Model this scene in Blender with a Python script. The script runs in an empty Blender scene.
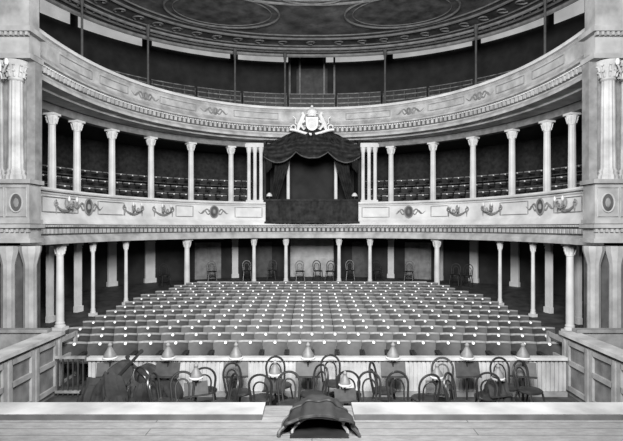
import bpy, math, random
from mathutils import Vector, noise
random.seed(7)
scene=bpy.context.scene
pi=math.pi
# ---------------- materials ----------------
def mat(name,c,rough=0.6,var=0.15,scale=3.0,bump=0.0,spec=0.3,emit=0.0,sheen=0.0,bscale=None):
    m=bpy.data.materials.new(name); m.use_nodes=True
    nt=m.node_tree; b=nt.nodes['Principled BSDF']
    b.inputs['Roughness'].default_value=rough
    b.inputs['Specular IOR Level'].default_value=spec
    tc=nt.nodes.new('ShaderNodeTexCoord'); n=nt.nodes.new('ShaderNodeTexNoise')
    n.inputs['Scale'].default_value=scale; n.inputs['Detail'].default_value=5
    nt.links.new(tc.outputs['Object'],n.inputs['Vector'])
    r=nt.nodes.new('ShaderNodeValToRGB')
    lo=c*(1-var); hi=min(1,c*(1+var))
    r.color_ramp.elements[0].color=(lo,lo,lo,1); r.color_ramp.elements[1].color=(hi,hi,hi,1)
    r.color_ramp.elements[0].position=0.3; r.color_ramp.elements[1].position=0.7
    nt.links.new(n.outputs['Fac'],r.inputs['Fac']); nt.links.new(r.outputs['Color'],b.inputs['Base Color'])
    if bump>0:
        n2=nt.nodes.new('ShaderNodeTexNoise'); n2.inputs['Scale'].default_value=bscale or scale*4
        nt.links.new(tc.outputs['Object'],n2.inputs['Vector'])
        bp=nt.nodes.new('ShaderNodeBump'); bp.inputs['Strength'].default_value=bump; bp.inputs['Distance'].default_value=0.03
        nt.links.new(n2.outputs['Fac'],bp.inputs['Height']); nt.links.new(bp.outputs['Normal'],b.inputs['Normal'])
    if emit>0:
        nt.links.new(r.outputs['Color'],b.inputs['Emission Color']); b.inputs['Emission Strength'].default_value=emit
    if sheen>0: b.inputs['Sheen Weight'].default_value=sheen
    return m
M_white=mat('white_plaster',0.60,0.6,0.2,1.5,0.15,spec=.15)
M_cream=mat('aged_plaster',0.39,0.65,0.3,2.5,0.2,spec=.15)
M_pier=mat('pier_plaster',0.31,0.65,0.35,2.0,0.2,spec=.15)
M_relief=mat('relief_plaster',0.68,0.5,0.1,5)
M_brk=mat('gilt_metal',0.38,0.4,0.2,5,spec=.6)
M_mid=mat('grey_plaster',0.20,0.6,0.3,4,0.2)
M_ring=mat('ceiling_moulding',0.13,0.6,0.3,4,0.2)
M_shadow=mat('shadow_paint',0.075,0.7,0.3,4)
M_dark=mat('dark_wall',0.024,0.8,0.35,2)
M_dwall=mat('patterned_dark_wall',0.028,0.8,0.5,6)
M_black=mat('black_iron',0.015,0.5,0.3,6,spec=0.3)
M_velvet=mat('dark_velvet',0.028,0.9,0.5,5,spec=.1)
M_wood=mat('dark_wood',0.035,0.5,0.4,8,spec=0.3)
M_rail=mat('worn_seat_wood',0.20,0.4,0.6,5,spec=0.4)
M_seat=mat('seat_upholstery',0.085,0.45,0.6,4,spec=0.35)
M_cush=mat('seat_leather',0.026,0.5,0.4,6,spec=0.3)
M_bent=mat('bentwood',0.02,0.35,0.3,8,spec=0.5)
M_plate=mat('white_enamel',0.9,0.4,0.03,8)
M_floor=mat('auditorium_floor',0.05,0.7,0.5,3)
M_tan=mat('stage_box_wood',0.15,0.5,0.35,4,0.15)
M_tan2=mat('stage_box_frame',0.27,0.5,0.25,4,0.1)
M_glass=mat('milk_glass',0.6,0.3,0.05,8)
M_glow=mat('glowing_strip',0.8,0.5,0.15,1.2,emit=0.5)  # emission gives the white its glow, standing in for brightly lit strips
M_paper=mat('pale_tin',0.5,0.5,0.08,10)
M_hood=mat('lamp_tin',0.16,0.5,0.3,10)
M_cloth=mat('crumpled_dark_cloth',0.03,0.9,0.5,3,0.6,spec=.1,bscale=9)
M_door=mat('pale_door_paint',0.40,0.6,0.25,2.5,0.1)
M_bead=mat('beadboard_paint',0.34,0.65,0.3,2.0,0.15,spec=.15)
M_board=mat('footlight_board_paint',0.30,0.65,0.4,1.6,0.2,spec=.15)
def plank_mat(name,c1,c2,line,sx):
    m=bpy.data.materials.new(name); m.use_nodes=True; nt=m.node_tree; b=nt.nodes['Principled BSDF']
    tc=nt.nodes.new('ShaderNodeTexCoord'); br=nt.nodes.new('ShaderNodeTexBrick')
    br.inputs['Scale'].default_value=1; br.inputs['Brick Width'].default_value=3.2; br.inputs['Row Height'].default_value=sx
    br.inputs['Mortar Size'].default_value=0.005; br.inputs['Color1'].default_value=(c1,c1,c1,1); br.inputs['Color2'].default_value=(c2,c2,c2,1)
    br.inputs['Mortar'].default_value=(line,line,line,1)
    nt.links.new(tc.outputs['Object'],br.inputs['Vector'])
    n=nt.nodes.new('ShaderNodeTexNoise'); n.inputs['Scale'].default_value=5; n.inputs['Detail'].default_value=10; n.inputs['Roughness'].default_value=.8
    mp=nt.nodes.new('ShaderNodeMapping'); mp.inputs['Scale'].default_value=(1,3,1)
    nt.links.new(tc.outputs['Object'],mp.inputs['Vector']); nt.links.new(mp.outputs['Vector'],n.inputs['Vector'])
    r=nt.nodes.new('ShaderNodeValToRGB'); r.color_ramp.elements[0].position=.3; r.color_ramp.elements[0].color=(.3,.3,.3,1); r.color_ramp.elements[1].position=.68
    nt.links.new(n.outputs['Fac'],r.inputs['Fac'])
    mx=nt.nodes.new('ShaderNodeMix'); mx.data_type='RGBA'; mx.blend_type='MULTIPLY'; mx.inputs[0].default_value=0.8
    nt.links.new(br.outputs['Color'],mx.inputs[6]); nt.links.new(r.outputs['Color'],mx.inputs[7])
    nt.links.new(mx.outputs[2],b.inputs['Base Color']); b.inputs['Roughness'].default_value=0.65
    b.inputs['Specular IOR Level'].default_value=.2
    return m
M_stage=plank_mat('stage_planks',0.27,0.22,0.09,0.16)
def ceil_mat():
    m=bpy.data.materials.new('painted_ceiling'); m.use_nodes=True; nt=m.node_tree; b=nt.nodes['Principled BSDF']
    tc=nt.nodes.new('ShaderNodeTexCoord')
    vo=nt.nodes.new('ShaderNodeTexVoronoi'); vo.inputs['Scale'].default_value=1.6; vo.feature='SMOOTH_F1'
    n=nt.nodes.new('ShaderNodeTexNoise'); n.inputs['Scale'].default_value=3.5; n.inputs['Detail'].default_value=8; n.inputs['Distortion'].default_value=1.2
    nt.links.new(tc.outputs['Object'],vo.inputs['Vector']); nt.links.new(tc.outputs['Object'],n.inputs['Vector'])
    ma=nt.nodes.new('ShaderNodeMath'); ma.operation='MULTIPLY'
    nt.links.new(vo.outputs['Distance'],ma.inputs[0]); nt.links.new(n.outputs['Fac'],ma.inputs[1])
    r=nt.nodes.new('ShaderNodeValToRGB'); e=r.color_ramp.elements
    e[0].position=0.05; e[0].color=(0.035,0.035,0.035,1); e[1].position=0.4; e[1].color=(0.15,0.15,0.15,1)
    nt.links.new(ma.outputs[0],r.inputs['Fac']); nt.links.new(r.outputs['Color'],b.inputs['Base Color'])
    b.inputs['Roughness'].default_value=0.6
    return m
M_ceil=ceil_mat()
M_ceil2=mat('ceiling_painting',0.075,0.6,0.7,2.2)
# ---------------- mesh builder ----------------
class G:
    def __init__(s): s.v=[]; s.f=[]
    def add(s,v,f):
        o=len(s.v); s.v+= [tuple(p) for p in v]; s.f+=[tuple(i+o for i in q) for q in f]; return s
    def box(s,c,d,rz=0,rx=0):
        v=[]
        for z in(-.5,.5):
            for x,y in((-.5,-.5),(.5,-.5),(.5,.5),(-.5,.5)):
                p=Vector((x*d[0],y*d[1],z*d[2]))
                if rx:
                    cy,sy=math.cos(rx),math.sin(rx); p=Vector((p.x,p.y*cy-p.z*sy,p.y*sy+p.z*cy))
                if rz:
                    cz,sz=math.cos(rz),math.sin(rz); p=Vector((p.x*cz-p.y*sz,p.x*sz+p.y*cz,p.z))
                v.append((p.x+c[0],p.y+c[1],p.z+c[2]))
        return s.add(v,[(3,2,1,0),(4,5,6,7),(0,1,5,4),(1,2,6,5),(2,3,7,6),(3,0,4,7)])
    def lathe(s,prof,c=(0,0,0),n=12,flute=0):
        v=[];f=[]
        for r,z in prof:
            for i in range(n):
                a=2*pi*i/n; rr=r*(1-(flute if i%2 else 0))
                v.append((c[0]+rr*math.cos(a),c[1]+rr*math.sin(a),c[2]+z))
        m=len(prof)
        for j in range(m-1):
            for i in range(n):
                k=(i+1)%n; f.append((j*n+i,j*n+k,(j+1)*n+k,(j+1)*n+i))
        f.append(tuple(range(n-1,-1,-1))); f.append(tuple((m-1)*n+i for i in range(n)))
        return s.add(v,f)
    def tube(s,pts,r,n=6,closed=False):
        pts=[Vector(p) for p in pts]; m=len(pts); v=[];f=[]
        up=None
        for j in range(m):
            if closed: t=pts[(j+1)%m]-pts[j-1]
            else: t=pts[min(j+1,m-1)]-pts[max(j-1,0)]
            t.normalize()
            if up is None:
                up=Vector((0,0,1)) if abs(t.z)<.9 else Vector((1,0,0))
            up=(up-t*up.dot(t)); 
            if up.length<1e-4: up=t.orthogonal()
            up.normalize(); w=t.cross(up)
            rr=r[j] if isinstance(r,(list,tuple)) else r
            for i in range(n):
                a=2*pi*i/n; p=pts[j]+(up*math.cos(a)+w*math.sin(a))*rr; v.append(p[:])
        for j in range(m if closed else m-1):
            k=(j+1)%m
            for i in range(n):
                l=(i+1)%n; f.append((j*n+i,j*n+l,k*n+l,k*n+i))
        if not closed:
            f.append(tuple(range(n-1,-1,-1))); f.append(tuple((m-1)*n+i for i in range(n)))
        return s.add(v,f)
    def ball(s,c,r,n=8,sc=(1,1,1)):
        v=[];f=[];m=n//2+1
        for j in range(m):
            b=-pi/2+pi*(j+.0)/(m-1)
            for i in range(n):
                a=2*pi*i/n; v.append((c[0]+r*sc[0]*math.cos(b)*math.cos(a),c[1]+r*sc[1]*math.cos(b)*math.sin(a),c[2]+r*sc[2]*math.sin(b)))
        for j in range(m-1):
            for i in range(n):
                k=(i+1)%n; f.append((j*n+i,j*n+k,(j+1)*n+k,(j+1)*n+i))
        return s.add(v,f)
    def grid(s,fn,nu,nv):
        v=[fn(i/nu,j/nv) for j in range(nv+1) for i in range(nu+1)]
        f=[(j*(nu+1)+i,j*(nu+1)+i+1,(j+1)*(nu+1)+i+1,(j+1)*(nu+1)+i) for j in range(nv) for i in range(nu)]
        return s.add(v,f)
    def obj(s,name,m,parent=None,loc=(0,0,0),rz=0,smooth=True,label=None,ang=35):
        me=bpy.data.meshes.new(name); me.from_pydata(s.v,[],s.f)
        me.materials.append(m)
        if smooth:
            me.polygons.foreach_set('use_smooth',[True]*len(me.polygons)); me.set_sharp_from_angle(angle=math.radians(ang))
        me.update()
        o=bpy.data.objects.new(name,me); scene.collection.objects.link(o)
        o.location=loc; o.rotation_euler=(0,0,rz)
        if parent: o.parent=parent
        if label: o['label']=label
        return o
def root(name,label,cat,loc=(0,0,0),rz=0,group=None):
    e=bpy.data.objects.new(name,None); scene.collection.objects.link(e); e.empty_display_size=.2
    e.location=loc; e.rotation_euler=(0,0,rz); e['label']=label; e['category']=cat
    if group: e['group']=group
    return e
def tag(o,label,cat,group=None):
    o['label']=label;o['category']=cat
    if group:o['group']=group
    return o
def struct(o): o['kind']='structure'; return o
def clone(src,loc,rz=0,label=None):
    n=src.copy(); scene.collection.objects.link(n); n.location=loc; n.rotation_euler=(src.rotation_euler[0],src.rotation_euler[1],rz)
    if label:n['label']=label
    def rec(a,b):
        for c in a.children:
            d=c.copy(); scene.collection.objects.link(d); d.parent=b; rec(c,d)
    rec(src,n); return n
# ---------------- horseshoe ----------------
A,B,YC=7.3,8.7,13.3
EXT=1.0; N=120
def ring(o,ext=EXT):
    a=A+o;b=B+o; p=[(-a,YC-ext),(-a,YC-ext*.5)]
    for i in range(N+1):
        t=pi-pi*i/N; c,s_=math.cos(t),math.sin(t)
        p.append((a*math.copysign(abs(c)**(2/2.2),c),YC+b*abs(s_)**(2/2.2)))
    p+=[(a,YC-ext*.5),(a,YC-ext)]
    return p
def sweep(g,prof,i0=0,i1=None,closed=False,zf=None,ext=EXT):
    rs=[ring(o,ext) for o,z in prof]; n=len(rs[0]); i1=n-1 if i1 is None else i1
    v=[];f=[];m=len(prof)
    for i in range(i0,i1+1):
        for k in range(m):
            x,y=rs[k][i]; z=prof[k][1]
            if zf: z=z+zf(y)
            v.append((x,y,z))
    c=i1-i0+1
    for i in range(c-1):
        for k in range(m if closed else m-1):
            l=(k+1)%m
            f.append((i*m+k,i*m+l,(i+1)*m+l,(i+1)*m+k))
    if closed:
        f.append(tuple(range(m))); f.append(tuple((c-1)*m+k for k in range(m-1,-1,-1)))
    g.add(v,f); return g
def hit(px,o):
    s=(px-312)/500.0; r=ring(o)
    for i in range(len(r)-1):
        x0,y0=r[i];x1,y1=r[i+1]; f0=x0-s*y0;f1=x1-s*y1
        if f0<=0<=f1 or f0>=0>=f1:
            if f1==f0: continue
            t=-f0/(f1-f0); tx,ty=x1-x0,y1-y0; L=math.hypot(tx,ty); nx,ny=ty/L,-tx/L
            return x0+tx*t,y0+ty*t,math.atan2(nx,-ny)
    x,y=r[0] if s<0 else r[-1]
    return x,y,(-pi/2 if s>0 else pi/2)
def walk(o,step,start=0.0,ext=EXT):
    r=ring(o,ext); out=[]; d=start; acc=0
    for i in range(len(r)-1):
        x0,y0=r[i];x1,y1=r[i+1]; L=math.hypot(x1-x0,y1-y0)
        if L<1e-9: continue
        while d<=acc+L:
            t=(d-acc)/L; out.append((x0+(x1-x0)*t,y0+(y1-y0)*t,math.atan2((y1-y0),(x1-x0)))); d+=step
        acc+=L
    return out
def seg(s0,s1,o,n=8):
    return [hit(s0+(s1-s0)*i/n,o) for i in range(n+1)]
# ---------------- floor / walls / ceilings ----------------
def zf(y): return -1.2+.25*min(max((y-10)/10.5,0),1)
def zr(y): return -1.2+.65*min(max((y-13.5)/7.5,0),1)
def zrt(y): return zr(y)+.022
g=G(); g.grid(lambda u,v:(-13+26*u,10.06+18*v,zf(10.06+18*v)-.02),4,30); struct(g.obj('floor',M_floor))
g=G(); g.box((0,7.8,-1.41),(16,4.55,.1)); struct(g.obj('floor',M_floor))
g2=G(); sweep(g2,[(-.35,-.6),(-.35,0.02),(3.55,0.02)],zf=zr,ext=.8); o=g2.obj('parquet_circle_platform',M_floor); tag(o,'raised plank platform curving round the stalls seats','platform')
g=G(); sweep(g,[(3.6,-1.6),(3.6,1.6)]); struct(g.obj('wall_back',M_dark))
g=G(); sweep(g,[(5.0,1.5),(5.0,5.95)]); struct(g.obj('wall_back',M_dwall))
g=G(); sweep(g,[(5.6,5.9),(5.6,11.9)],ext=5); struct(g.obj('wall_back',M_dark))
for sx,nm in((-1,'wall_left'),(1,'wall_right')):
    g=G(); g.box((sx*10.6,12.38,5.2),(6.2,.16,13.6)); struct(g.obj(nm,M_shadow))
CA,CB,CY=9.7,9.2,14.0
def cell(k,z,n=96,n_e=2.3):
    out=[]
    for i in range(n):
        t=2*pi*i/n;c,s_=math.cos(t),math.sin(t)
        out.append(((CA+k)*math.copysign(abs(c)**(2/n_e),c),CY+(CB+k)*math.copysign(abs(s_)**(2/n_e),s_),z))
    return out
g=G(); e1=cell(0,10.0); g.add([(p[0],p[1]-0,p[2]) for p in e1],[tuple(range(len(e1)-1,-1,-1))]); struct(g.obj('ceiling',M_ceil))
g=G(); e1=cell(0,10.0);e2=cell(0,12.0);n=len(e1); g.add(e1+e2,[(i,(i+1)%n,n+(i+1)%n,n+i) for i in range(n)]); struct(g.obj('trim_1',M_shadow))
g=G(); g.box((0,16,12.05),(30,30,.1)); struct(g.obj('ceiling',M_shadow))
k=2
for off,r,z,m in((-.02,.09,9.95,M_mid),(-.45,.05,9.97,M_ring),(-.8,.06,9.97,M_mid),(-1.15,.03,9.98,M_ring),(-2.0,.05,9.97,M_ring),(-2.35,.03,9.98,M_ring),(-5.3,.05,9.97,M_ring),(-5.6,.03,9.97,M_ring)):
    g=G(); g.tube(cell(off,z),r,6,True); struct(g.obj('trim_%d'%k,m)); k+=1
g=G()
for (x,y,z) in cell(-.62,9.97,150): g.ball((x,y,z),.045,6)
struct(g.obj('trim_%d'%k,M_mid)); k+=1
g=G()
for i,(x,y,z) in enumerate(cell(-1.58,9.97,56)):
    a=math.atan2(y-CY,x); 
    g.tube([(x+.28*math.cos(q*.55+a)*(1-q*.07),y+.22*math.sin(q*.55+a)*(1-q*.07),z) for q in range(11)],.035,5)
struct(g.obj('trim_%d'%k,M_ring)); k+=1
for cx,cy,rx,ry,rot in((-3.3,18.5,2.1,1.45,.25),(3.3,18.5,2.1,1.45,-.25),(-6.9,15.4,1.4,1.9,.1),(6.9,15.4,1.4,1.9,-.1),(0,16.6,1.4,1.3,0)):
    rt=root('ceiling_medallion','dim painted ceiling medallion in a moulded plaster frame','ceiling ornament',(cx,cy,9.99),rot,'ceiling medallions')
    n=40
    g=G(); g.add([(rx*math.cos(2*pi*i/n),ry*math.sin(2*pi*i/n),-.01) for i in range(n)],[tuple(range(n-1,-1,-1))]); g.obj('painting',M_ceil2,rt)
    g=G(); g.tube([(rx*math.cos(2*pi*i/n),ry*math.sin(2*pi*i/n),-.02) for i in range(n)],.045,6,True); g.obj('frame',M_ring,rt)
    g=G(); g.tube([(rx*.86*math.cos(2*pi*i/n),ry*.86*math.sin(2*pi*i/n),-.015) for i in range(n)],.02,6,True); g.obj('inner_frame',M_ring,rt)
wi=1
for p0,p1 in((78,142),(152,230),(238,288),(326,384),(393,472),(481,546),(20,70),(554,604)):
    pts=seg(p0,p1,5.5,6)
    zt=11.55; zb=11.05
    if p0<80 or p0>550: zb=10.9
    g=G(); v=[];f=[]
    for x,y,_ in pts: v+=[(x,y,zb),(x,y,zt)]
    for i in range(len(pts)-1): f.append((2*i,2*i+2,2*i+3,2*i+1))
    g.add(v,f); struct(g.obj('bright_strip_%d'%wi,M_glow)); wi+=1  # self-glowing panels for the lit strips above the gallery
# ---------------- balconies ----------------
def dent(g,o,z,step,size,start=.05):
    for x,y,rz in walk(o,step,start): g.box((x,y,z),size,rz)
def frame(par,L,s0,s1,o,z0,z1,r=.02):
    g=G(); pts=seg(s0,s1,o,10)
    loop=[(x,y,z1) for x,y,_ in pts]+[(x,y,z0) for x,y,_ in reversed(pts)]
    g.tube(loop,r,5,True); g.obj('panel_moulding',M_mid,par,L)
def cartouche(par,L,px,o,z,rx,rz_,span=.55,field=True):
    x,y,r=hit(px,o); c,s_=math.cos(r),math.sin(r)
    P=lambda u,w,d:(x+u*c+d*s_,y+u*s_-d*c,z+w)
    g=G()
    g.tube([P(rx*math.cos(2*pi*i/20),rz_*math.sin(2*pi*i/20),.03) for i in range(20)],.028,6,True)
    for sg in(-1,1):
        g.tube([P(sg*(rx+.02+span*q),.12*math.sin(q*7)*(1-q*.5),.02) for q in [k/12 for k in range(13)]],[.035*(1-.6*k/12) for k in range(13)],5)
        g.tube([P(sg*(rx+.02+span*.8*q),-.10*math.sin(q*8+.5)*(1-q*.5)-.02,.02) for q in [k/10 for k in range(11)]],[.03*(1-.6*k/10) for k in range(11)],5)
    ct=g.obj('cartouche',M_mid,par,L)
    if field:
        gd=G(); gd.add([P(rx*.9*math.cos(2*pi*i/16),rz_*.9*math.sin(2*pi*i/16),.02) for i in range(16)],[tuple(range(16))]); gd.obj('medallion_field',M_shadow,ct)
        gd=G(); gd.ball(P(0,0,.03),.07,8,(1,1,1.5)); gd.obj('boss',M_mid,ct)
def garland(par,L,px,o,z,w,sag):
    x,y,r=hit(px,o); c,s_=math.cos(r),math.sin(r)
    P=lambda u,ww,d:(x+u*c+d*s_,y+u*s_-d*c,z+ww)
    g=G(); n=16
    pts=[P(-w+2*w*i/n,-sag*(1-((2*i/n-1)**2)),.03) for i in range(n+1)]
    g.tube(pts,[.02+.025*(1-abs(2*i/n-1))+.008*(i%2) for i in range(n+1)],6)
    for sg in(-1,1):
        g.tube([P(sg*(w+.1*math.sin(q*.8)*(1-q*.08)),.05+.1*math.cos(q*.8)*(1-q*.08),.03) for q in range(10)],.024,5)
        g.tube([P(sg*w,-.025*q,.03) for q in range(10)],[.032*(1-q*.08) for q in range(10)],5)
    g.obj('garland',M_mid,par,L)
bal=root('dress_circle_balcony','curved white plaster balcony with panelled parapet and moulded band','balcony',(0,22,1.5))
L=(0,-22,-1.5)
g=G(); sweep(g,[(-.13,2.99),(-.15,3.03),(-.13,3.08),(.14,3.08),(.14,2.99)],closed=True); g.obj('handrail',M_white,bal,L)
g=G(); sweep(g,[(-.02,2.99),(-.06,2.93),(-.02,2.89),(-.02,2.34),(-.05,2.28),(-.12,2.22),(-.16,2.14),(-.16,2.08),(-.05,2.05)]); g.obj('parapet',M_white,bal,L)
g=G(); sweep(g,[(-.05,2.05),(-.02,2.0),(-.02,1.74),(-.07,1.7),(-.12,1.62),(-.12,1.52),(.5,1.52)]); g.obj('cornice_band',M_cream,bal,L)
g=G(); dent(g,-.05,1.88,.2,(.11,.07,.13)); g.obj('dentil_band',M_cream,bal,L)
g=G(); dent(g,-.10,2.03,.12,(.06,.06,.05)); g.obj('bead_band',M_cream,bal,L)
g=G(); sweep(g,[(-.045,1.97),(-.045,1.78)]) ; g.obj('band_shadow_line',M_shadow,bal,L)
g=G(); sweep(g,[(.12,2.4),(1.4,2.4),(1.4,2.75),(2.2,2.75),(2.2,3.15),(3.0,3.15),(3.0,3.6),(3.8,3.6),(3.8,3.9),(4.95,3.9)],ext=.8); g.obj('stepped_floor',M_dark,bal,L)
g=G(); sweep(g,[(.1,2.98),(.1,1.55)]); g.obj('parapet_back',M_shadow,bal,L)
for s0,s1 in((42,78),(98,124),(176,193),(235,262),(362,389),(431,448),(500,528),(554,582)):
    frame(bal,L,s0,s1,-.03,2.42,2.84,.016)
for px in(88,214,409,541): cartouche(bal,L,px,-.02,2.63,.19,.24)
for px in(64,133,163,458,492,567): garland(bal,L,px,-.03,2.62,.42,.16)
gal=root('gallery_balcony','upper curved white plaster gallery front with moulded dentil band','balcony',(0,22,5.9))
L=(0,-22,-5.9)
g=G(); sweep(g,[(-.12,7.14),(-.14,7.19),(-.12,7.24),(.12,7.24),(.12,7.14)],closed=True); g.obj('handrail',M_white,gal,L)
g=G(); sweep(g,[(-.02,7.14),(-.06,7.08),(-.02,7.03),(-.02,6.62),(-.06,6.58),(-.1,6.5),(-.2,6.44),(-.2,6.38),(-.04,6.36)]); g.obj('parapet',M_cream,gal,L)
g=G(); sweep(g,[(-.04,6.36),(-.02,6.34),(-.02,6.1),(-.1,6.05),(-.16,5.98),(-.16,5.9)]); g.obj('cornice_band',M_cream,gal,L)
g=G(); sweep(g,[(-.16,5.9),(.25,5.9),(.25,5.84),(.9,5.84),(.9,5.9)]); g.obj('soffit_border',M_cream,gal,L)
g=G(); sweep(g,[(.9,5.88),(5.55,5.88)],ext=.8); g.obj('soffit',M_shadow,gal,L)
g=G(); dent(g,-.06,6.24,.2,(.1,.08,.14)); g.obj('dentil_band',M_cream,gal,L)
g=G(); dent(g,-.09,6.335,.11,(.06,.07,.04)); g.obj('bead_band',M_white,gal,L)
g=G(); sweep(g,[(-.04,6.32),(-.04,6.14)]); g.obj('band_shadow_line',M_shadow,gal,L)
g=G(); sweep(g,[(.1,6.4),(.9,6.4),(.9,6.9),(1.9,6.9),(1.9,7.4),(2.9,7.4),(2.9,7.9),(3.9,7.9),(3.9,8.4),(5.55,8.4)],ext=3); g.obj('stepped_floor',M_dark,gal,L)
g=G(); sweep(g,[(1.05,5.88),(1.05,5.62),(1.35,5.62),(1.35,5.88)]); g.obj('architrave',M_mid,gal,L)
for s0,s1 in((60,92),(100,128),(160,196),(234,278),(346,390),(428,464),(496,524),(532,564)): frame(gal,L,s0,s1,-.03,6.7,6.96,.015)
for px in(145,215,409,480): cartouche(gal,L,px,-.02,6.82,.1,.12)
# ---------------- columns ----------------
def column(name,label,h,r,m,group,flute=.0,capm=None):
    rt=root(name,label,'column',(0,0,0),0,group)
    g=G(); g.box((0,0,.05),(r*3,r*3,.1)); g.lathe([(r*1.35,.1),(r*1.4,.14),(r*1.1,.18),(r*1.2,.22),(r,.26)],n=14); g.obj('base',m,rt)
    g=G(); g.lathe([(r,.25),(r*1.0,h*.35),(r*.86,h-.38)],n=20 if flute else 14,flute=flute); g.obj('shaft',m,rt,ang=20 if flute else 35)
    g=G(); g.lathe([(r*.86,h-.38),(r*1.0,h-.36),(r*.9,h-.33),(r*1.0,h-.2),(r*1.45,h-.1),(r*1.45,h-.07)],n=14)
    for i in range(8):
        a=2*pi*i/8
        for z0,q in((h-.32,1.05),(h-.22,1.25)):
            g.tube([(r*q*math.cos(a),r*q*math.sin(a),z0),(r*(q+.12)*math.cos(a),r*(q+.12)*math.sin(a),z0+.08),(r*(q+.35)*math.cos(a),r*(q+.35)*math.sin(a),z0+.11)],[r*.16,r*.16,r*.1],5)
    g.box((0,0,h-.035),(r*3,r*3,.07)); g.obj('capital',capm or m,rt)
    return rt
def place_col(px,o,zb,zt,r,key,name,label,m,group,flute=0):
    x,y,rz=hit(px,o); h=zt-zb(y)
    c=column(name,label,h,r,m,group,flute); c.location=(x,y,zb(y)); c.rotation_euler=(0,0,rz)
for px in(60,93,126,187,254,286,339,370,437,500,533,570):
    rr=.115 if px in(60,570,187,437) else .085
    if px in(93,126,500,533): rr=.065
    place_col(px,.25,zrt,1.52,rr,0,'column','slender white painted column under the lower balcony',M_white,'columns under the lower balcony')
for px in(52,77,112,151,191,231,391,433,473,512,547,572):
    place_col(px,1.2,lambda y:2.42,5.62,.125,0,'column','white fluted column with leafy capital on the lower balcony',M_white,'columns between the balconies',.1)
def pilaster(px,o,zb,zt,w,m=M_white,lab='flat white painted pilaster against the dark wall'):
    x,y,rz=hit(px,o)
    rt=root('pilaster',lab,'pilaster',(x,y,zb(y)),rz,'white pilasters')
    h=zt-zb(y)
    g=G(); g.box((0,0,h/2),(w,.1,h)); g.obj('shaft',m,rt)
    g=G(); g.box((0,-.02,.1),(w*1.2,.14,.2)); g.obj('base',m,rt)
    g=G(); g.box((0,-.02,h-.08),(w*1.2,.14,.1)); g.box((0,-.01,h-.2),(w*1.1,.12,.04)); g.obj('capital',m,rt)
for px,w in((112,.38),(150,.46),(235,.30),(391,.30),(441,.2),(474,.38),(515,.36)):
    pilaster(px,3.5,zrt,1.5,w)
for px,w in((50,.24),(78,.26),(549,.26),(578,.24)): pilaster(px,1.1,zrt,1.5,w)
def door(px,o,w,h,m,idx,zb=zr):
    x,y,rz=hit(px,o)
    g=G(); g.box((0,0,h/2),(w,.06,h)); 
    for sx in(-1,1):
        g.box((sx*w*.25,-.04,h*.28),(w*.36,.03,h*.38)); g.box((sx*w*.25,-.04,h*.74),(w*.36,.03,h*.4))
    g.box((0,-.05,h/2),(.04,.05,h))
    d=g.obj('door_%d'%idx,m,None,(x,y,zb(y)),rz); struct(d)
door(312,3.5,2.2,1.95,M_door,1); door(208,3.5,1.3,1.8,M_mid,2); door(418,3.5,1.3,1.8,M_mid,3); door(262,3.5,1.0,1.8,M_shadow,4); door(362,3.5,1.0,1.8,M_shadow,5)
door(312,5.5,1.7,2.3,M_shadow,6,lambda y:8.4)
for px in(82,148,235,285,385,476,545,38,586):
    x,y,rz=hit(px,1.0)
    rt=root('gallery_post','thin dark post rising from the gallery to the ceiling','post',(x,y,6.9),rz,'gallery posts')
    g=G(); g.lathe([(.06,0),(.045,.2),(.04,2.6),(.07,2.8),(.09,3.1)],n=8); g.obj('shaft',M_shadow,rt)
    g=G(); g.box((0,0,.08),(.16,.16,.16)); g.obj('base',M_shadow,rt)
rt=root('doorway_frame','grey timber frame around the gallery rear doorway','door frame',(0,26.9,8.4))
for px in(290,300,324,334):
    x,y,rz=hit(px,5.3)
    g=G(); g.box((x,0,1.4),(.1,.1,2.8),0); g.obj('jamb',M_mid,rt,smooth=False)
g=G(); g.box((0,0,2.85),(2.7,.14,.12)); g.obj('lintel',M_mid,rt,smooth=False)
for j,o in enumerate((1.4,2.4,3.4,4.4)):
    zb=6.9+.5*j
    edges=[22,62,104,150,196,242,288,336,382,428,474,520,562,602]
    for i in range(len(edges)-1):
        a,b=edges[i]+1.5,edges[i+1]-1.5
        pts=seg(a,b,o,8); pts2=seg(a,b,o+.25,8)
        mx,my,mr=pts[4]
        rt=root('gallery_bench','long dark wooden gallery bench on a stepped floor','bench',(mx,my,zb),0,'gallery benches')
        loc=(-mx,-my,-zb)
        def strip(pa,pb,z0,z1,name,m):
            g=G();v=[];f=[]
            for p,q in zip(pa,pb): v+=[(p[0],p[1],z0),(q[0],q[1],z0),(q[0],q[1],z1),(p[0],p[1],z1)]
            n=len(pa)
            for i in range(n-1):
                for k in range(4):
                    l=(k+1)%4; f.append((i*4+k,i*4+l,(i+1)*4+l,(i+1)*4+k))
            f+=[(3,2,1,0),tuple((n-1)*4+k for k in range(4))]
            g.add(v,f); g.obj(name,m,rt,loc,smooth=False)
        strip(pts,pts2,zb+.36,zb+.42,'seat',M_seat)
        strip(seg(a,b,o+.25,8),seg(a,b,o+.29,8),zb+.4,zb+.66,'backrest',M_wood)
        strip(seg(a,b,o+.23,8),seg(a,b,o+.31,8),zb+.66,zb+.70,'top_rail',M_rail)
        for p in pts[::2]:
            g=G(); g.box((p[0],p[1],zb+.26),(.05,.2,.52),p[2])
            g.obj('leg',M_seat,rt,loc,smooth=False)
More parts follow.
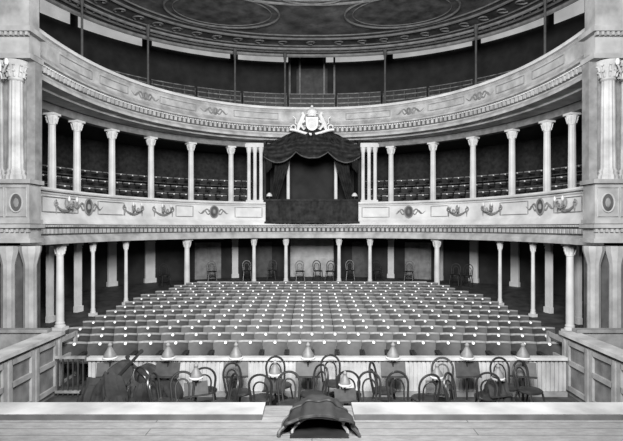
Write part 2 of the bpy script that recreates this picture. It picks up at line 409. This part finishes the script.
# ---------------- seats ----------------
def make_seat(w,name,label,group):
    rt=root(name,label,'theatre seat',(0,0,0),0,group)
    g=G()
    for sx in(-1,1):
        g.box((sx*(w/2-.025),.02,.27),(.03,.12,.54)); g.box((sx*(w/2-.025),.0,.02),(.04,.34,.04)); g.box((sx*(w/2-.025),-.04,.56),(.045,.34,.03))
    g.box((0,.1,.33),(w-.05,.03,.03))
    g.obj('iron_frame',M_black,rt,smooth=False)
    g=G()
    def f(u,v): 
        x=(u-.5)*(w-.012); return (x,.16+.09*v+.03*math.cos((u-.5)*pi),.40+.30*v)
    g.grid(lambda u,v:f(u,v),4,3); g.grid(lambda u,v:(f(1-u,v)[0],f(1-u,v)[1]+.035,f(1-u,v)[2]),4,3)
    g.obj('backrest',M_cush,rt)
    g=G(); g.tube([(-(w/2-.003),.26,.715),(-w/4,.275,.72),(0,.285,.722),(w/4,.275,.72),((w/2-.003),.26,.715)],.026,6); g.obj('top_rail',M_rail,rt)
    g=G(); s_=w-.03
    g.add([(-s_/2,-.2,.40),(s_/2,-.2,.40),(s_/2,.18,.38),(-s_/2,.18,.38),(-s_/2,-.21,.44),(s_/2,-.21,.44),(s_/2,.18,.43),(-s_/2,.18,.43),(-s_/2+.05,-.15,.465),(s_/2-.05,-.15,.465),(s_/2-.05,.14,.45),(-s_/2+.05,.14,.45)],
      [(3,2,1,0),(0,1,5,4),(1,2,6,5),(2,3,7,6),(3,0,4,7),(4,5,9,8),(5,6,10,9),(6,7,11,10),(7,4,8,11),(8,9,10,11)]); g.obj('seat_cushion',M_seat,rt)
    n=10;g=G(); R=.029; zc=.70
    g.add([(R*math.cos(2*pi*i/n),.225,zc+R*math.sin(2*pi*i/n)) for i in range(n)]+[(R*math.cos(2*pi*i/n),.265,zc+R*math.sin(2*pi*i/n)) for i in range(n)],
      [tuple(range(n))]+[(i,n+i,n+(i+1)%n,(i+1)%n) for i in range(n)]); g.obj('number_plate',M_plate,rt)
    return rt
W=.53
seat=make_seat(W,'theatre_seat','dark upholstered stalls seat in a continuous row with white number plate','stalls seats'); used=False
cnt=0
for i in range(14):
    yc=10.55+.735*i
    R=75-3*i
    hw=(5.3,5.6,5.85,5.9)[i] if i<4 else (6.05 if i<10 else 6.05-.25*(i-9))
    n=int(2*hw/W)
    for j in range(n):
        th=((j-(n-1)/2)*W)/R
        x=R*math.sin(th); y=yc-R*(1-math.cos(th))
        if not used:
            seat.location=(x,y,zf(y)); seat.rotation_euler=(0,0,-th); used=True
        else: clone(seat,(x,y,zf(y)),-th)
        cnt+=1
print('seats',cnt)
seat2=make_seat(.5,'balcony_seat','dark wooden seat with white number plate on the lower balcony','lower balcony seats'); used=False
for j,(o,z) in enumerate(((1.8,2.75),(2.6,3.15),(3.4,3.6))):
    for x,y,rz in walk(o,.55,1.5+.1*j):
        if abs(x)<2.7 or y<14.3: continue
        if not used: seat2.location=(x,y,z); seat2.rotation_euler=(0,0,rz); used=True
        else: clone(seat2,(x,y,z),rz)
rt=root('stalls_partition','low pale panelled partition behind the last stalls row','partition',(0,20.75,-.97))
g=G(); g.box((0,0,.32),(9.4,.06,.64)); g.obj('panelling',M_mid,rt,smooth=False)
g=G(); g.box((0,0,.67),(9.5,.14,.07)); g.obj('top_rail',M_white,rt,smooth=False)
# ---------------- state box ----------------
YB=21.75
rb=root('state_box','central state box with dark velvet front and draped canopy','theatre box',(0,YB,2.2))
L=(0,-YB,-2.2)
g=G(); g.box((0,YB-.05,2.68),(4.0,.3,.9)); g.obj('parapet',M_velvet,rb,L,label='dark velvet covered front')
g=G(); g.box((0,YB-.05,3.16),(4.15,.42,.08)); g.obj('handrail',M_velvet,rb,L)
g=G(); g.box((0,YB-.03,2.2),(4.1,.4,.08)); g.obj('plinth',M_velvet,rb,L)
g=G(); g.grid(lambda u,v:(-1.97+3.94*u,YB-.24-.02*math.sin(u*90),3.1-.8*v),160,3); g.obj('hanging_cloth',M_velvet,rb,L)
g=G()
g.box((0,24.6,4.4),(4.2,.1,3.0)); g.box((-2.1,23.4,4.4),(.1,2.4,3.0)); g.box((2.1,23.4,4.4),(.1,2.4,3.0)); g.obj('interior_wall',M_dark,rb,L)
g=G(); g.box((0,23,2.55),(4.1,2.4,.1)); g.obj('floor_slab',M_dark,rb,L)
def canopy(u,v):
    U=2*u-1; a=abs(U)
    x=2.05*U*(.42+.58*min(1,v*1.6)**.8)
    zt=6.3-.25*a
    k=abs(math.sin(1.5*pi*(U+1)))
    zb=5.3-.35*k
    zb=zb-.3*a
    z=zt+(zb-zt)*v
    fold=.12*math.sin(v*22+3*k)*min(1,v*3)+.07*math.sin(U*34)*(1-v*.6)
    return (x,YB-.25-.25*math.sin(v*pi*.6)-fold,z)
g=G(); g.grid(canopy,120,26); g.obj('canopy_swag',M_velvet,rb,L,ang=80)
g=G(); g.tube([(canopy(i/120,1)) for i in range(121)],.03,5); g.obj('fringe',M_shadow,rb,L)
for sx in(-1,1):
    g=G(); g.grid(lambda u,v:(sx*(1.72+.32*u*(1-.3*v)),YB-.35+.05*math.sin(u*22),5.55-(1.0+.25*u)*v),24,6); g.obj('tail',M_velvet,rb,L)
    g=G(); g.grid(lambda u,v:(sx*(1.6-.75*u*(1-.45*math.sin(v*pi*.5))+.3*v*v),YB+.15+.05*math.sin(u*30),5.3-2.1*v),24,10); g.obj('curtain',M_velvet,rb,L)
for sx in(-1,1):
    g=G(); g.lathe([(.1,0),(.08,.1),(.07,2.3),(.12,2.45)],(sx*1.07,22.5,3.0),12); g.obj('post',M_white,rb,L)
for sx in(-1,1):
    rt=root('table_lamp','small white lamp on the rail of the state box','lamp',(sx*1.85,YB-.05,3.2),0,'lamps on the state box rail')
    g=G(); g.lathe([(.09,0),(.03,.04),(.03,.15)],n=10); g.obj('base',M_black,rt)
    g=G(); g.lathe([(.13,.13),(.12,.2),(.05,.28)],n=10); g.obj('lamp_shade',M_glass,rt)
cr=root('coat_of_arms','pale carved coat of arms with shield, crown and supporters','coat of arms',(0,21.45,6.05))
n=20
def shield(s_,d):
    pts=[]
    for i in range(n+1):
        t=i/n; a=pi*t
        pts.append((s_*.26*math.cos(a),d,.42-s_*.34*math.sin(a)**.8))
    return [(s_*.26,d,.42+s_*.24)]+pts+[(-s_*.26,d,.42+s_*.24)]
g=G(); p=shield(1,-.06); q=shield(1,.04); m=len(p); g.add(p+q,[tuple(range(m-1,-1,-1)),tuple(range(m,2*m))]+[(i,(i+1)%m,m+(i+1)%m,m+i) for i in range(m)]); g.obj('shield',M_relief,cr,smooth=False)
g=G(); p=shield(.72,-.08); g.add(p,[tuple(range(m-1,-1,-1))]); g.obj('shield_field',M_brk,cr,smooth=False)
g=G(); g.lathe([(.2,.68),(.22,.72),(.2,.76),(.25,.9),(.18,1.0),(.03,1.06)],(0,0,0),12); g.ball((0,0,1.12),.06)
for i in range(7): g.ball((-.21+.07*i,-.2*math.cos((i-3)*.4),.8),.035,6)
g.obj('crown',M_relief,cr)
for sx in(-1,1):
    g=G()
    g.tube([(sx*.62,-.02,.08),(sx*.55,-.05,.3),(sx*.45,-.08,.52),(sx*.36,-.08,.72),(sx*.42,-.08,.84)],[.05,.1,.11,.08,.07],8)
    g.tube([(sx*.5,-.05,.4),(sx*.38,-.1,.42),(sx*.3,-.1,.5)],.04,6); g.tube([(sx*.5,-.05,.35),(sx*.4,-.1,.2),(sx*.33,-.1,.1)],[.07,.05,.04],6)
    g.tube([(sx*.55,-.02,.3),(sx*.72,0,.4),(sx*.7,0,.6),(sx*.8,0,.68)],[.03,.025,.02,.03],6)
    g.obj('supporter',M_relief,cr)
g=G(); g.tube([(-.95+.095*i,-.06,.02-.1*math.cos((i-10)*.32)) for i in range(21)],.06,6)
for sx in(-1,1): g.tube([(sx*(.8+.1*math.cos(a)),-.05,.2+.12*math.sin(a)) for a in [k*.5 for k in range(11)]],.03,6)
g.obj('scroll',M_relief,cr)
for sx in(-1,1):
    rt=root('clustered_columns','group of three slim white columns flanking the state box','column',(sx*2.55,22.35,2.9),0,'columns flanking the state box')
    g=G(); g.box((0,0,.15),(.78,.24,.3)); g.obj('base',M_white,rt)
    for dx in(-.27,0,.27):
        g=G(); g.lathe([(.1,.3),(.085,.4),(.08,2.4),(.1,2.45),(.13,2.65)],(dx,0,0),12); g.obj('shaft',M_white,rt)
    g=G(); g.box((0,0,2.72),(.85,.28,.14)); g.box((0,0,2.8),(.78,.24,.08)); g.obj('capital',M_white,rt)
# ---------------- gas brackets ----------------
def bracket():
    rt=root('gas_bracket','branched gas bracket with small globes on the balcony front','wall lamp',(0,0,0),0,'gas brackets on the balcony front')
    g=G(); g.lathe([(.02,-.14),(.05,-.1),(.07,0),(.05,.1),(.02,.14)],(0,-.04,0),10); g.obj('wall_plate',M_mid,rt)
    for dx in(-.2,.2):
        g=G(); g.tube([(0,-.05,-.05),(dx*.4,-.12,-.16),(dx*.9,-.2,-.12),(dx,-.22,-.02),(dx,-.22,.04)],.02,6); 
        g.tube([(dx*.5+.06*math.cos(a),-.15,-.08+.06*math.sin(a)) for a in [k*.6 for k in range(9)]],.014,5)
        g.obj('arm',M_mid,rt)
        g=G(); g.lathe([(.02,.04),(.035,.07),(.04,.11),(.025,.15),(.018,.18)],(dx,-.22,0),10); g.obj('glass_globe',M_glass,rt)
    return rt
b0=bracket(); first_=True
for px in(66,133,163,458,492,566):
    x,y,rz=hit(px,-.06)
    if first_: b0.location=(x,y,2.7); b0.rotation_euler=(0,0,rz); first_=False
    else: clone(b0,(x,y,2.7),rz)
# ---------------- piers ----------------
for sx in(-1,1):
    rt=root('proscenium_pier','ornate cream proscenium pier with stacked fluted columns','pier',(sx*7.05,12,-1.3),0,'proscenium piers')
    X=lambda a:sx*a
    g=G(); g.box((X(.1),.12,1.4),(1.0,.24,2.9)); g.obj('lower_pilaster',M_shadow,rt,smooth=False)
    for dx in(-.36,.16):
        g=G()
        g.lathe([(.2,.4),(.2,.6),(.15,.66),(.145,2.4),(.17,2.5),(.24,2.75),(.24,2.85)],(X(dx),-.12,0),20,.08)
        g.obj('lower_column',M_pier,rt,ang=20)
    g=G()
    g.box((X(.12),-.05,2.98),(1.2,.6,.1)); g.box((X(.12),-.03,3.15),(1.08,.54,.25)); g.box((X(.12),-.08,3.32),(1.26,.66,.09)); 
    for i in range(9): g.box((X(-.42+.12*i),-.32,3.22),(.06,.08,.08))
    g.obj('lower_entablature',M_pier,rt,smooth=False)
    g=G(); g.box((X(.12),-.03,3.85),(1.08,.5,.98)); g.box((X(.12),-.06,4.37),(1.22,.62,.1)); g.box((X(.12),-.06,3.43),(1.18,.6,.1)); g.obj('pedestal',M_pier,rt,smooth=False)
    for dx in(-.12,.42):
        g=G()
        g.tube([(X(dx)+.15*math.cos(2*pi*i/20),-.3,3.87+.22*math.sin(2*pi*i/20)) for i in range(20)],.02,6,True)
        md=g.obj('medallion',M_cream,rt)
        g=G(); g.add([(X(dx)+.14*math.cos(2*pi*i/20),-.29,3.87+.21*math.sin(2*pi*i/20)) for i in range(20)],[tuple(range(20))]); g.obj('medallion_field',M_shadow,md)
        g=G(); g.ball((X(dx),-.3,3.87),.07,8,(1,.5,1.7)); g.obj('boss',M_mid,md)
    for dx in(-.12,.42):
        g=G(); n=4
        c=[(-.24,-.34),(.24,-.34),(.24,.34),(-.24,.34)]
        g.tube([(X(dx)+a,-.29,3.88+b) for a,b in c],.014,5,True); g.obj('panel_moulding',M_cream,rt)
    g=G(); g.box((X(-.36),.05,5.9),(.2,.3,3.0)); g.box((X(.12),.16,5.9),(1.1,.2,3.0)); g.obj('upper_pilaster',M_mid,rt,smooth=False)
    for dx in(-.02,.46):
        g=G(); g.lathe([(.24,4.42),(.24,4.5),(.2,4.56),(.21,4.62),(.175,4.68),(.15,6.75)],(X(dx),-.12,0),24,.09)
        uc=g.obj('upper_column',M_cream,rt,ang=20)
        g=G()
        g.lathe([(.15,6.75),(.18,6.78),(.16,6.82),(.19,7.0),(.27,7.15),(.27,7.22)],(X(dx),-.12,0),16)
        for i in range(10):
            a=2*pi*i/10
            for z0,q in((6.84,.17),(6.98,.2)): g.tube([(X(dx)+q*math.cos(a),-.12+q*math.sin(a),z0),(X(dx)+(q+.03)*math.cos(a),-.12+(q+.03)*math.sin(a),z0+.1),(X(dx)+(q+.08)*math.cos(a),-.12+(q+.08)*math.sin(a),z0+.12)],.03,5)
        g.obj('capital',M_cream,uc)
    g=G(); g.box((X(.12),-.05,7.3),(1.2,.6,.12)); g.box((X(.12),-.02,7.6),(1.05,.5,.5)); g.box((X(.12),-.1,7.9),(1.3,.7,.12)); g.box((X(.12),0,8.9),(1.0,.45,1.9))
    for i in range(9): g.box((X(-.42+.12*i),-.36,7.8),(.06,.1,.08))
    g.obj('upper_entablature',M_pier,rt,smooth=False)
    rt=root('candelabrum','gilt branched wall candelabrum fixed to the pier','wall lamp',(sx*7.2,11.6,5.7),0,'candelabra on the piers')
    g=G(); g.tube([(0,.16,-.2),(0,0,-.25),(0,-.05,-.1),(0,-.05,.1)],.025,6); g.obj('stem',M_brk,rt)
    for dx in(-.2,0,.2):
        g=G(); g.tube([(0,-.05,-.1),(dx*.6,-.15,-.15),(dx,-.15,.02)],.018,5); g.obj('arm',M_brk,rt)
        g=G(); g.lathe([(.03,.02),(.055,.08),(.03,.16)],(dx,-.15,0),8); g.obj('glass_globe',M_glass,rt)
# ---------------- stage boxes side fronts ----------------
for sx in(-1,1):
    rt=root('stage_box_front','panelled wooden stage box front with pale handrail','theatre box',(sx*5.15,8,-1.36),0,'stage box fronts')
    g=G(); g.box((sx*.06,0,.58),(.12,4.4,1.16)); g.obj('panelling',M_tan,rt,smooth=False)
    y=-2.1
    while y<2.1:
        g=G()
        for yy in(y+.06,y+.74): g.box((-sx*.02,yy,.6),(.05,.1,1.0))
        for zz in(.15,.66,1.05): g.box((-sx*.02,y+.4,zz),(.05,.6,.09))
        y+=.84
        g.obj('panel_frame',M_tan2,rt,smooth=False)
    g=G(); g.box((sx*.08,0,1.2),(.34,4.5,.07)); g.obj('handrail',M_cream,rt,smooth=False)
    g=G(); g.box((sx*1.55,1.0,.72),(2.7,5.6,.1)); o=g.obj('box_floor',M_shadow,rt,smooth=False)
    g=G(); g.box((sx*1.3,2.1,1.0),(2.2,.1,.5)); g.box((sx*1.3,2.1,1.27),(2.3,.2,.06)); g.obj('partition',M_mid,rt,smooth=False)
# ---------------- pit wall ----------------
rt=root('orchestra_barrier','pale painted beadboard barrier behind the orchestra pit','barrier',(0,9.95,-1.36))
g=G(); g.box((.3,.04,.36),(9.5,.06,.72)); 
x=-4.45
while x<5.05:
    g.box((x+.035,0,.36),(.055,.04,.72)); x+=.085
g.obj('beadboard',M_bead,rt,smooth=False)
g=G(); g.box((.3,0,.75),(9.5,.16,.06)); g.obj('top_rail',M_cream,rt,smooth=False)
g=G(); g.box((.3,-.04,.05),(9.5,.06,.1)); g.obj('skirting',M_mid,rt,smooth=False)
rt=root('pit_gate','dark slatted gate beside the orchestra barrier','gate',(-4.78,9.9,-1.36))
for i in range(6):
    g=G(); g.box((-.25+.1*i,0,.4),(.025,.03,.75)); g.obj('slat',M_wood,rt,smooth=False)
for zz in(.78,.1):
    g=G(); g.box((0,0,zz),(.6,.06,.05)); g.obj('rail',M_rail,rt,smooth=False)
# ---------------- chairs ----------------
def chair():
    rt=root('bentwood_chair','dark bentwood chair with looped back in the orchestra pit','chair',(0,0,0),0,'bentwood chairs')
    g=G(); g.lathe([(.19,.45),(.2,.465),(.17,.475)],n=18); g.obj('seat',M_cush,rt)
    g=G(); g.tube([(.2*math.cos(2*pi*i/20),.2*math.sin(2*pi*i/20),.45) for i in range(20)],.02,6,True); g.obj('seat_ring',M_bent,rt)
    for sx in(-1,1):
        g=G(); g.tube([(sx*.15,-.13,.44),(sx*.18,-.18,.2),(sx*.2,-.21,0)],.018,6); g.obj('leg',M_bent,rt)
        g=G(); g.tube([(sx*.15,.14,.44),(sx*.17,.2,.2),(sx*.19,.25,0)],.018,6); g.obj('leg',M_bent,rt)
    g=G(); g.tube([(.16*math.cos(2*pi*i/16),.17*math.sin(2*pi*i/16),.2) for i in range(16)],.012,5,True); g.obj('leg_ring',M_bent,rt)
    def hoop(w,h,r):
        g=G(); pts=[(-w*.85,.15,.44)]
        for i in range(15):
            a=pi-pi*i/14; pts.append((w*math.cos(a)*(1+.08*math.sin(a)),.17+.07*(math.sin(a)*.6+.4),.44+h*.55+h*.45*math.sin(a)))
        pts.append((w*.85,.15,.44)); g.tube(pts,r,6); return g
    hoop(.19,.48,.02).obj('backrest',M_bent,rt); hoop(.115,.36,.015).obj('backrest_loop',M_bent,rt)
    return rt
PZ=-1.36
ch=chair(); first_=True
def putchair(px,d,rz,z,lab=None):
    global first_
    x=(px-312)/500*d
    if first_: ch.location=(x,d,z); ch.rotation_euler=(0,0,rz); first_=False
    else: clone(ch,(x,d,z),rz,lab)
for px,d,rz in((152,8.9,2.6),(183,8.2,.3),(205,8.9,3.3),(262,8.5,3.1),(239,8.8,.8),(290,8.2,.15),(312,8.7,-.9),(334,9.3,.3),(349,8.7,3.0),(372,8.2,.1),(384,8.9,1.2),(402,8.2,.2),(424,8.5,3.4),(442,9.1,-.3),(461,8.2,.9),(487,8.6,2.9),(506,9.1,.2),(280,9.2,.5),(222,8.2,-1.1),(530,8.9,.5),(165,8.3,1.4)):
    putchair(px,d,rz,PZ)
for px,d,rz in((247,23.6,.2),(272,23.9,-.1),(300,23.4,.1),(318,23.6,.3),(330,23.4,-.2),(350,23.8,0),(378,23.6,.2),(455,21.6,-.5),(467,21.2,-.6),(165,21.4,.6),(212,23.2,.3),(409,23.2,-.3)):
    putchair(px,d,rz,zr(d)+.03,'dark bentwood chair standing behind the stalls seats')
# ---------------- music stands ----------------
def stand():
    rt=root('music_stand','iron music stand with slanted desk and hooded lamp','music stand',(0,0,0),0,'music stands')
    g=G()
    for a in(0,2.1,4.2): g.tube([(0,0,.12),(.22*math.cos(a),.22*math.sin(a),0)],.014,5)
    g.tube([(0,0,.08),(0,0,1.0)],.018,6); g.obj('pole',M_black,rt)
    g=G(); g.box((0,-.02,.72),(.46,.02,.26),rx=-.35); g.box((0,-.1,.6),(.46,.07,.02)); g.obj('desk',M_wood,rt,smooth=False)
    g=G(); g.lathe([(.12,.93),(.11,1.0),(.06,1.08),(.035,1.13),(.045,1.17),(.01,1.22)],n=14); g.obj('lamp_hood',M_hood,rt)
    g=G(); g.tube([(.12*math.cos(2*pi*i/16),.12*math.sin(2*pi*i/16),.93) for i in range(16)],.02,5,True); g.obj('hood_rim',M_paper,rt)
    g=G(); g.lathe([(.02,.86),(.05,.89),(.04,.95)],n=10); g.obj('glass_globe',M_glass,rt)
    return rt
st=stand(); f2=True
for px,d,rz,sc in((110,9.3,.2,1),(168,9.3,-.1,1),(236,9.3,.1,1),(308,9.3,0,1),(393,9.3,0,1),(467,9.3,.1,1),(523,9.3,-.3,1),(196,8.5,.4,.86),(275,8.7,-.3,.86),(345,8.3,.2,.8),(437,8.6,-.2,.84),(498,8.5,.3,.85)):
    x=(px-312)/500*d
    if f2: st.location=(x,d,PZ); st.rotation_euler=(0,0,rz); f2=False
    else:
        c=clone(st,(x,d,PZ),rz); c.scale=(sc,sc,sc)
def bass(loc,rz,tilt,label):
    rt=root('double_bass',label,'double bass',loc,rz); rt.rotation_euler=(0,tilt,rz)
    out=[]
    n=36
    for i in range(n):
        a=2*pi*i/n
        zz=math.sin(a)*.5; w=(.30 if zz<0 else .23)*abs(math.cos(a))**.7*math.copysign(1,math.cos(a))
        if abs(zz)<.14: w*=.78
        out.append((w,zz+.55))
    g=G(); g.add([(x,-.09,z) for x,z in out]+[(x,.09,z) for x,z in out],[tuple(range(n)),tuple(range(2*n-1,n-1,-1))]+[(i,n+i,n+(i+1)%n,(i+1)%n) for i in range(n)]); g.obj('body',M_wood,rt)
    g=G(); g.tube([(0,-.1,.75),(0,-.1,1.1),(0,-.08,1.3),(0,-.04,1.36),(0,.02,1.35)],[.035,.03,.025,.04,.02],7); g.obj('neck',M_bent,rt)
    g=G(); g.box((0,-.12,.5),(.14,.04,.02)); g.obj('bridge',M_rail,rt,smooth=False)
    return rt
bass((-4.1,9.2,PZ+.05),.2,.75,'dark double bass leaning over among the pit chairs')
bass((-2.45,9.3,PZ+.05),-.2,-.9,'dark double bass leaning against the orchestra barrier')
def heap(x,y,w,d,h,seed,label):
    rt=root('cloth_heap',label,'cloth',(x,y,PZ))
    def f(u,v):
        a=2*pi*u; q=math.sqrt(max(0,1-v**2.6))
        px_,py_=math.cos(a)*q,math.sin(a)*q
        nz=noise.noise(Vector((px_*1.6+seed,py_*1.6,v*1.5)))*.35+noise.noise(Vector((px_*4+seed,py_*4,v*3+5)))*.25+noise.noise(Vector((px_*9+seed,py_*9,v*4+5)))*.12
        s_=1+nz
        return (w*px_*s_,d*py_*s_,h*v*(1+noise.noise(Vector((px_*2.2,py_*2.2+seed,3)))*.55+noise.noise(Vector((px_*7,py_*7+seed,1)))*.15))
    g=G(); g.grid(f,84,24); g.obj('folds',M_cloth,rt,ang=60); return rt
heap(-3.6,8.55,.45,.38,.78,3,'dark crumpled cloth covering instruments in the pit')
heap(-2.9,8.7,.36,.32,.66,5,'dark crumpled cloth heaped beside the pit chairs')
heap(-3.2,8.1,.4,.3,.5,11,'dark crumpled cloth bundle lying on the pit floor')
heap(3.2,8.7,.28,.3,.62,8,'dark cloth bundle heaped by a music stand')
# ---------------- stage ----------------
g=G(); g.box((0,1.3,-.06),(16,8.6,.12)); o=g.obj('floor',M_stage); struct(o)
g=G(); g.box((0,5.55,-.75),(16,.08,1.3)); struct(g.obj('wall_front',M_shadow))
for x0,x1 in((-7.5,-.52),(.44,7.5)):
    rt=root('footlight_board','pale worn wooden cover board along the edge of the stage','footlight cover',((x0+x1)/2,5.38,0),0,'footlight covers')
    g=G(); g.box((0,.02,.02),(x1-x0,.4,.035)); g.obj('cover',M_board,rt,smooth=False)
    g=G(); g.box((0,-.19,.025),(x1-x0,.03,.05)); g.obj('lip',M_shadow,rt,smooth=False)
rt=root('prompter_box','dark velvet prompter hood with scalloped edge on the stage','prompter box',(.07,4.78,0))
def hood(u,v,s=1.0):
    a=pi*u; w=(.36-.12*v)*s; h=(.19+.07*math.sin(pi*min(1,v*1.1)))*s
    nz=1+.10*noise.noise(Vector((a*2.2,v*4,0)))
    rip=(1+.07*math.cos(a*10)*(1-v*.6))*nz
    x=-w*math.cos(a)*rip; z=h*(math.sin(a)**.7 if math.sin(a)>0 else 0)*rip
    return (x,.62*v-.05*math.cos(a*10)*(1-v)*.5,max(0.004,z))
g=G(); g.grid(lambda u,v:hood(u,v),80,16); 
g.grid(lambda u,v:(hood(u,1)[0]*(1-v),.62+.04*v,hood(u,1)[2]*(1-v)),60,3); g.obj('hood',M_cloth,rt,ang=80)
g=G(); g.tube([hood(i/60,0) for i in range(61)],.018,6); g.obj('trim',M_wood,rt)
g=G(); g.tube([hood(i/60,.35,1.03) for i in range(61)],.012,5); g.obj('braid',M_wood,rt)
g=G(); g.tube([hood(i/40,.12,.72) for i in range(41)],.016,6); g.obj('inner_frame',M_rail,rt)
g=G(); g.box((0,.2,.006),(.56,.5,.012)); g.obj('opening',M_black,rt,smooth=False)
# ---------------- camera & lights ----------------
cd=bpy.data.cameras.new('camera'); cam=bpy.data.objects.new('camera',cd); scene.collection.objects.link(cam)
cam.location=(0,0,2.0); cam.rotation_euler=(pi/2,0,0); cd.sensor_width=36; cd.lens=500/623*36; cd.shift_y=6.5/623; cd.shift_x=-.5/623
cd.clip_end=200
scene.camera=cam
def area(loc,target,size,e,spread=180):
    l=bpy.data.lights.new('area_light','AREA'); l.energy=e; l.size=size; l.spread=math.radians(spread); o=bpy.data.objects.new('area_light',l); scene.collection.objects.link(o)
    o.location=loc; o.rotation_euler=(Vector(target)-Vector(loc)).to_track_quat('-Z','Y').to_euler(); return o
area((0,.5,6.0),(0,20,2.6),3.5,2600,125)
l=bpy.data.lights.new('overhead_fill_light','POINT'); l.energy=600; l.shadow_soft_size=.6; o=bpy.data.objects.new('overhead_fill_light',l); scene.collection.objects.link(o); o.location=(0,13,7.8)  # unseen point light added overhead to fill the auditorium
w=bpy.data.worlds.new('world'); scene.world=w; w.use_nodes=True; w.node_tree.nodes['Background'].inputs[0].default_value=(.5,.5,.5,1); w.node_tree.nodes['Background'].inputs[1].default_value=.12
scene.view_settings.view_transform='Standard'
